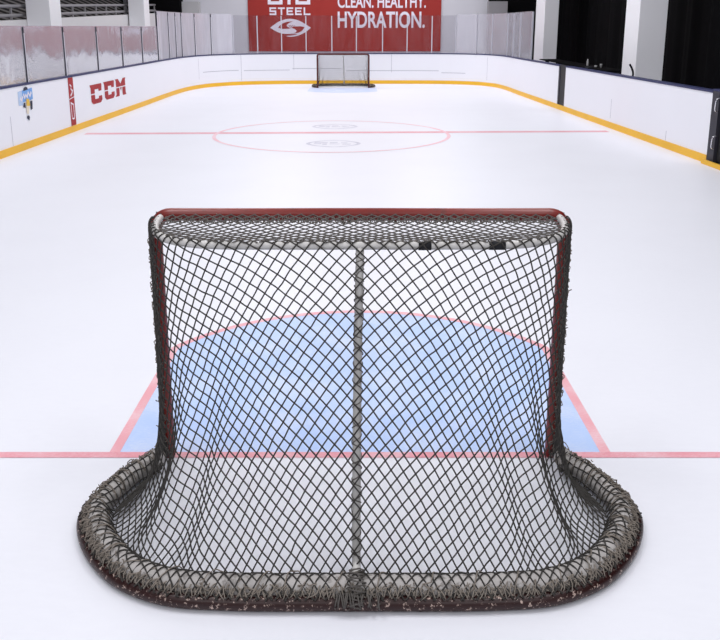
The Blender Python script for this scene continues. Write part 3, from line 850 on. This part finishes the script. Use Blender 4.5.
def build_goal():
    g = empty('hockey_goal', (0.0, GY, 0.0), 'big worn hockey goal seen from behind with dark red posts and grey netting', 'hockey goal')
    # red tube: two posts and the crossbar with rounded corners
    rb = 0.075
    corner = lambda sx: np.array([(sx * (HW - rb + rb * math.cos(a)), 0, HT - rb + rb * math.sin(a)) for a in np.linspace(0, PI / 2, 9)])
    for sx in (-1, 1):
        tube('goal_post', np.vstack([np.array([(sx * HW, 0, z) for z in np.linspace(0.002, HT - rb - 0.005, 12)]), corner(sx)[:5]]), R_POST, M['goal_red'], g, 16)
    cb = np.vstack([corner(-1)[4:], np.array([(x, 0, HT) for x in np.linspace(-HW + rb + 0.02, HW - rb - 0.02, 30)]), corner(1)[4:][::-1]])
    tube('crossbar', cb, R_POST * 0.999, M['goal_red'], g, 16)
    top3 = np.concatenate([TOPU[5:-5], np.full((len(TOPU) - 10, 1), ZT + 0.004)], 1)
    tb = tube('top_bar', top3, 0.0165, M['white_pipe'], g, 14); tb['label'] = 'white bent bar at the back of the top'
    for x, wd in ((0.255, 0.05), (0.54, 0.065)):
        i = np.argsort(np.abs(TOPU[:, 0] - x))[0]
        p = np.array([(x - wd / 2, TOPU[i, 1], ZT + 0.004), (x + wd / 2, TOPU[i, 1], ZT + 0.004)])
        o = tube('tape_wrap', p, 0.0185, M['tape'], tb, 12)
    cp = np.array([(0.0, -0.506, ZT - 0.004), (-0.006, -0.596, 0.93), (-0.012, -0.725, 0.55), (-0.014, -0.845, 0.2), (-0.014, -0.885, 0.09), (-0.014, -0.945, 0.058)])
    o = tube('centre_post', catmull(cp, 8), 0.0165, M['white_pipe'], g, 12); o['label'] = 'white centre post'
    # base: dark red outer frame and the padded white pipe inside it
    f2 = np.linspace(-1, 1, 300)
    P1 = base_in(f2, 0.028); P2 = base_in(f2, 0.085)
    o = tube('base_frame', np.concatenate([P1, np.full((300, 1), 0.029)], 1), 0.027, M['base_red'], g, 12); o['label'] = 'dark red base frame with chipped paint'
    f3 = np.linspace(-0.955, 0.955, 300); P2 = base_in(f3, 0.085)
    o = tube('base_pad', np.concatenate([P2, np.full((300, 1), 0.052)], 1), 0.044, M['pad'], g, 12); o['label'] = 'pale padded pipe inside the base frame'
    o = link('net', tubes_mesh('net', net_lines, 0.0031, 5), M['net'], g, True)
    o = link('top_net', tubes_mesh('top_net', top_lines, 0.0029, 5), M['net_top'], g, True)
    # lacing twine
    bl = coil(base3(0.045, 0.058), 0.022, 0.016, 0.05, 0.006, 6) + coil(base3(0.052, 0.07), 0.014, 0.012, 0.09, 0.006, 3) + coil(base3(0.085, 0.055), 0.047, 0.049, 0.16, 0.004, 1) + fuzz(base3(0.05, 0.072), 380, 0.010, 0.018)
    for sx in (-1, 1):
        fs = np.linspace(0.50, 0.955, 120) * sx
        bl += coil(base3(0.080, 0.056, fs), 0.048, 0.048, 0.075, 0.004, 2) + coil(base3(0.05, 0.072, fs), 0.02, 0.014, 0.05, 0.006, 3)
    o = link('base_lacing', tubes_mesh('base_lacing', bl, 0.0024, 4), M['lace'], g, True); o['label'] = 'frayed grey-brown lacing twine'
    # knot of twine where the centre post meets the base
    kn = coil(np.array([(-0.09, -1.066, 0.05), (0.07, -1.066, 0.05)]), 0.028, 0.028, 0.03, 0.005, 4) + coil(np.array([(-0.014, -1.08, 0.02), (-0.014, -1.0, 0.13)]), 0.03, 0.03, 0.03, 0.005, 3)
    link('lacing_knot', tubes_mesh('lacing_knot', kn, 0.0028, 4), M['net_top'], g, True)
    for sx in (-1, 1):
        c3 = np.array([(sx * (HW + 0.006), -0.022, z) for z in np.linspace(0.03, 1.16, 40)])
        pl = coil(c3 + np.array([sx * 0.008, 0, 0]), 0.014, 0.014, 0.045, 0.004, 2) + coil(c3 + np.array([sx * 0.006, -0.012, 0]), 0.012, 0.012, 0.07, 0.004, 2) + fuzz(c3, 90 if sx > 0 else 50, 0.012, 0.025)
        link('post_lacing', tubes_mesh('post_lacing', pl, 0.0025, 4), M['lace_dark'], g, True)
    c3 = np.array([(x, -0.022, HT - 0.018) for x in np.linspace(-0.88, 0.88, 40)])
    cl = coil(c3, 0.014, 0.018, 0.03, 0.003, 3) + fuzz(c3, 60, 0.006, 0.02)
    link('crossbar_lacing', tubes_mesh('crossbar_lacing', cl, 0.0024, 4), M['lace_dark'], g, True)
    cl = coil(catmull(cp, 8), 0.019, 0.019, 0.07, 0.001, 2)
    link('post_twine', tubes_mesh('post_twine', cl, 0.0022, 4), M['net_top'], g, True)
    return g

goal = build_goal()
far = goal.copy(); COL.objects.link(far)
far.scale = (0.94, 0.94, 0.94); far.location = (FX, FY, 0.0); far.rotation_euler = (0, 0, PI)
far['label'] = 'small distant hockey goal facing the camera in front of the end boards'
for ch in list(goal.children):
    c = ch.copy(); COL.objects.link(c); c.parent = far
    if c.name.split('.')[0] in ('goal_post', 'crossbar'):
        c.material_slots[0].link = 'OBJECT'; c.material_slots[0].material = M['goal_dark']  # far goal's posts and crossbar take a darker brown-red
    for g2 in list(ch.children):
        d = g2.copy(); COL.objects.link(d); d.parent = c

# ================================================================== LIGHT, CAMERA
wd = bpy.data.worlds.new('World'); SC.world = wd; wd.use_nodes = True
bg = wd.node_tree.nodes['Background']; bg.inputs[0].default_value = (0.93, 0.94, 1.0, 1); bg.inputs[1].default_value = 0.47
def lamp(x, y, z, sx, sy, power):
    li = bpy.data.lights.new('overhead_lamp', 'AREA'); li.shape = 'RECTANGLE'; li.size = sx; li.size_y = sy; li.energy = power
    li.color = (1.0, 0.985, 1.0)
    o = bpy.data.objects.new('overhead_lamp', li); COL.objects.link(o); o.location = (x, y, z)
for y in (-4, 3, 10, 17, 24, 29):  # unseen ceiling rows; the one behind the camera added to brighten near ice
    for x in (-2.6, 2.4):
        lamp(x, y, 7.0, 1.6, 4.0, {-4: 150, 3: 145, 10: 140, 17: 142, 24: 160, 29: 140}[y])

cam = bpy.data.cameras.new('camera'); co = bpy.data.objects.new('camera', cam); COL.objects.link(co)
co.location = (0, 0, 2.05); co.rotation_euler = (math.radians(90 - 13.4), 0, 0)
cam.sensor_width = 36; cam.lens = 785 / 720 * 36; cam.shift_y = -106 / 720; cam.clip_start = 0.05; cam.clip_end = 200
SC.camera = co
vs = SC.view_settings
vs.view_transform = 'Standard'; vs.look = 'None'; vs.gamma = 1; vs.use_curve_mapping = False; vs.exposure = 0.0
SC.cycles.max_bounces = 8; SC.cycles.transparent_max_bounces = 24
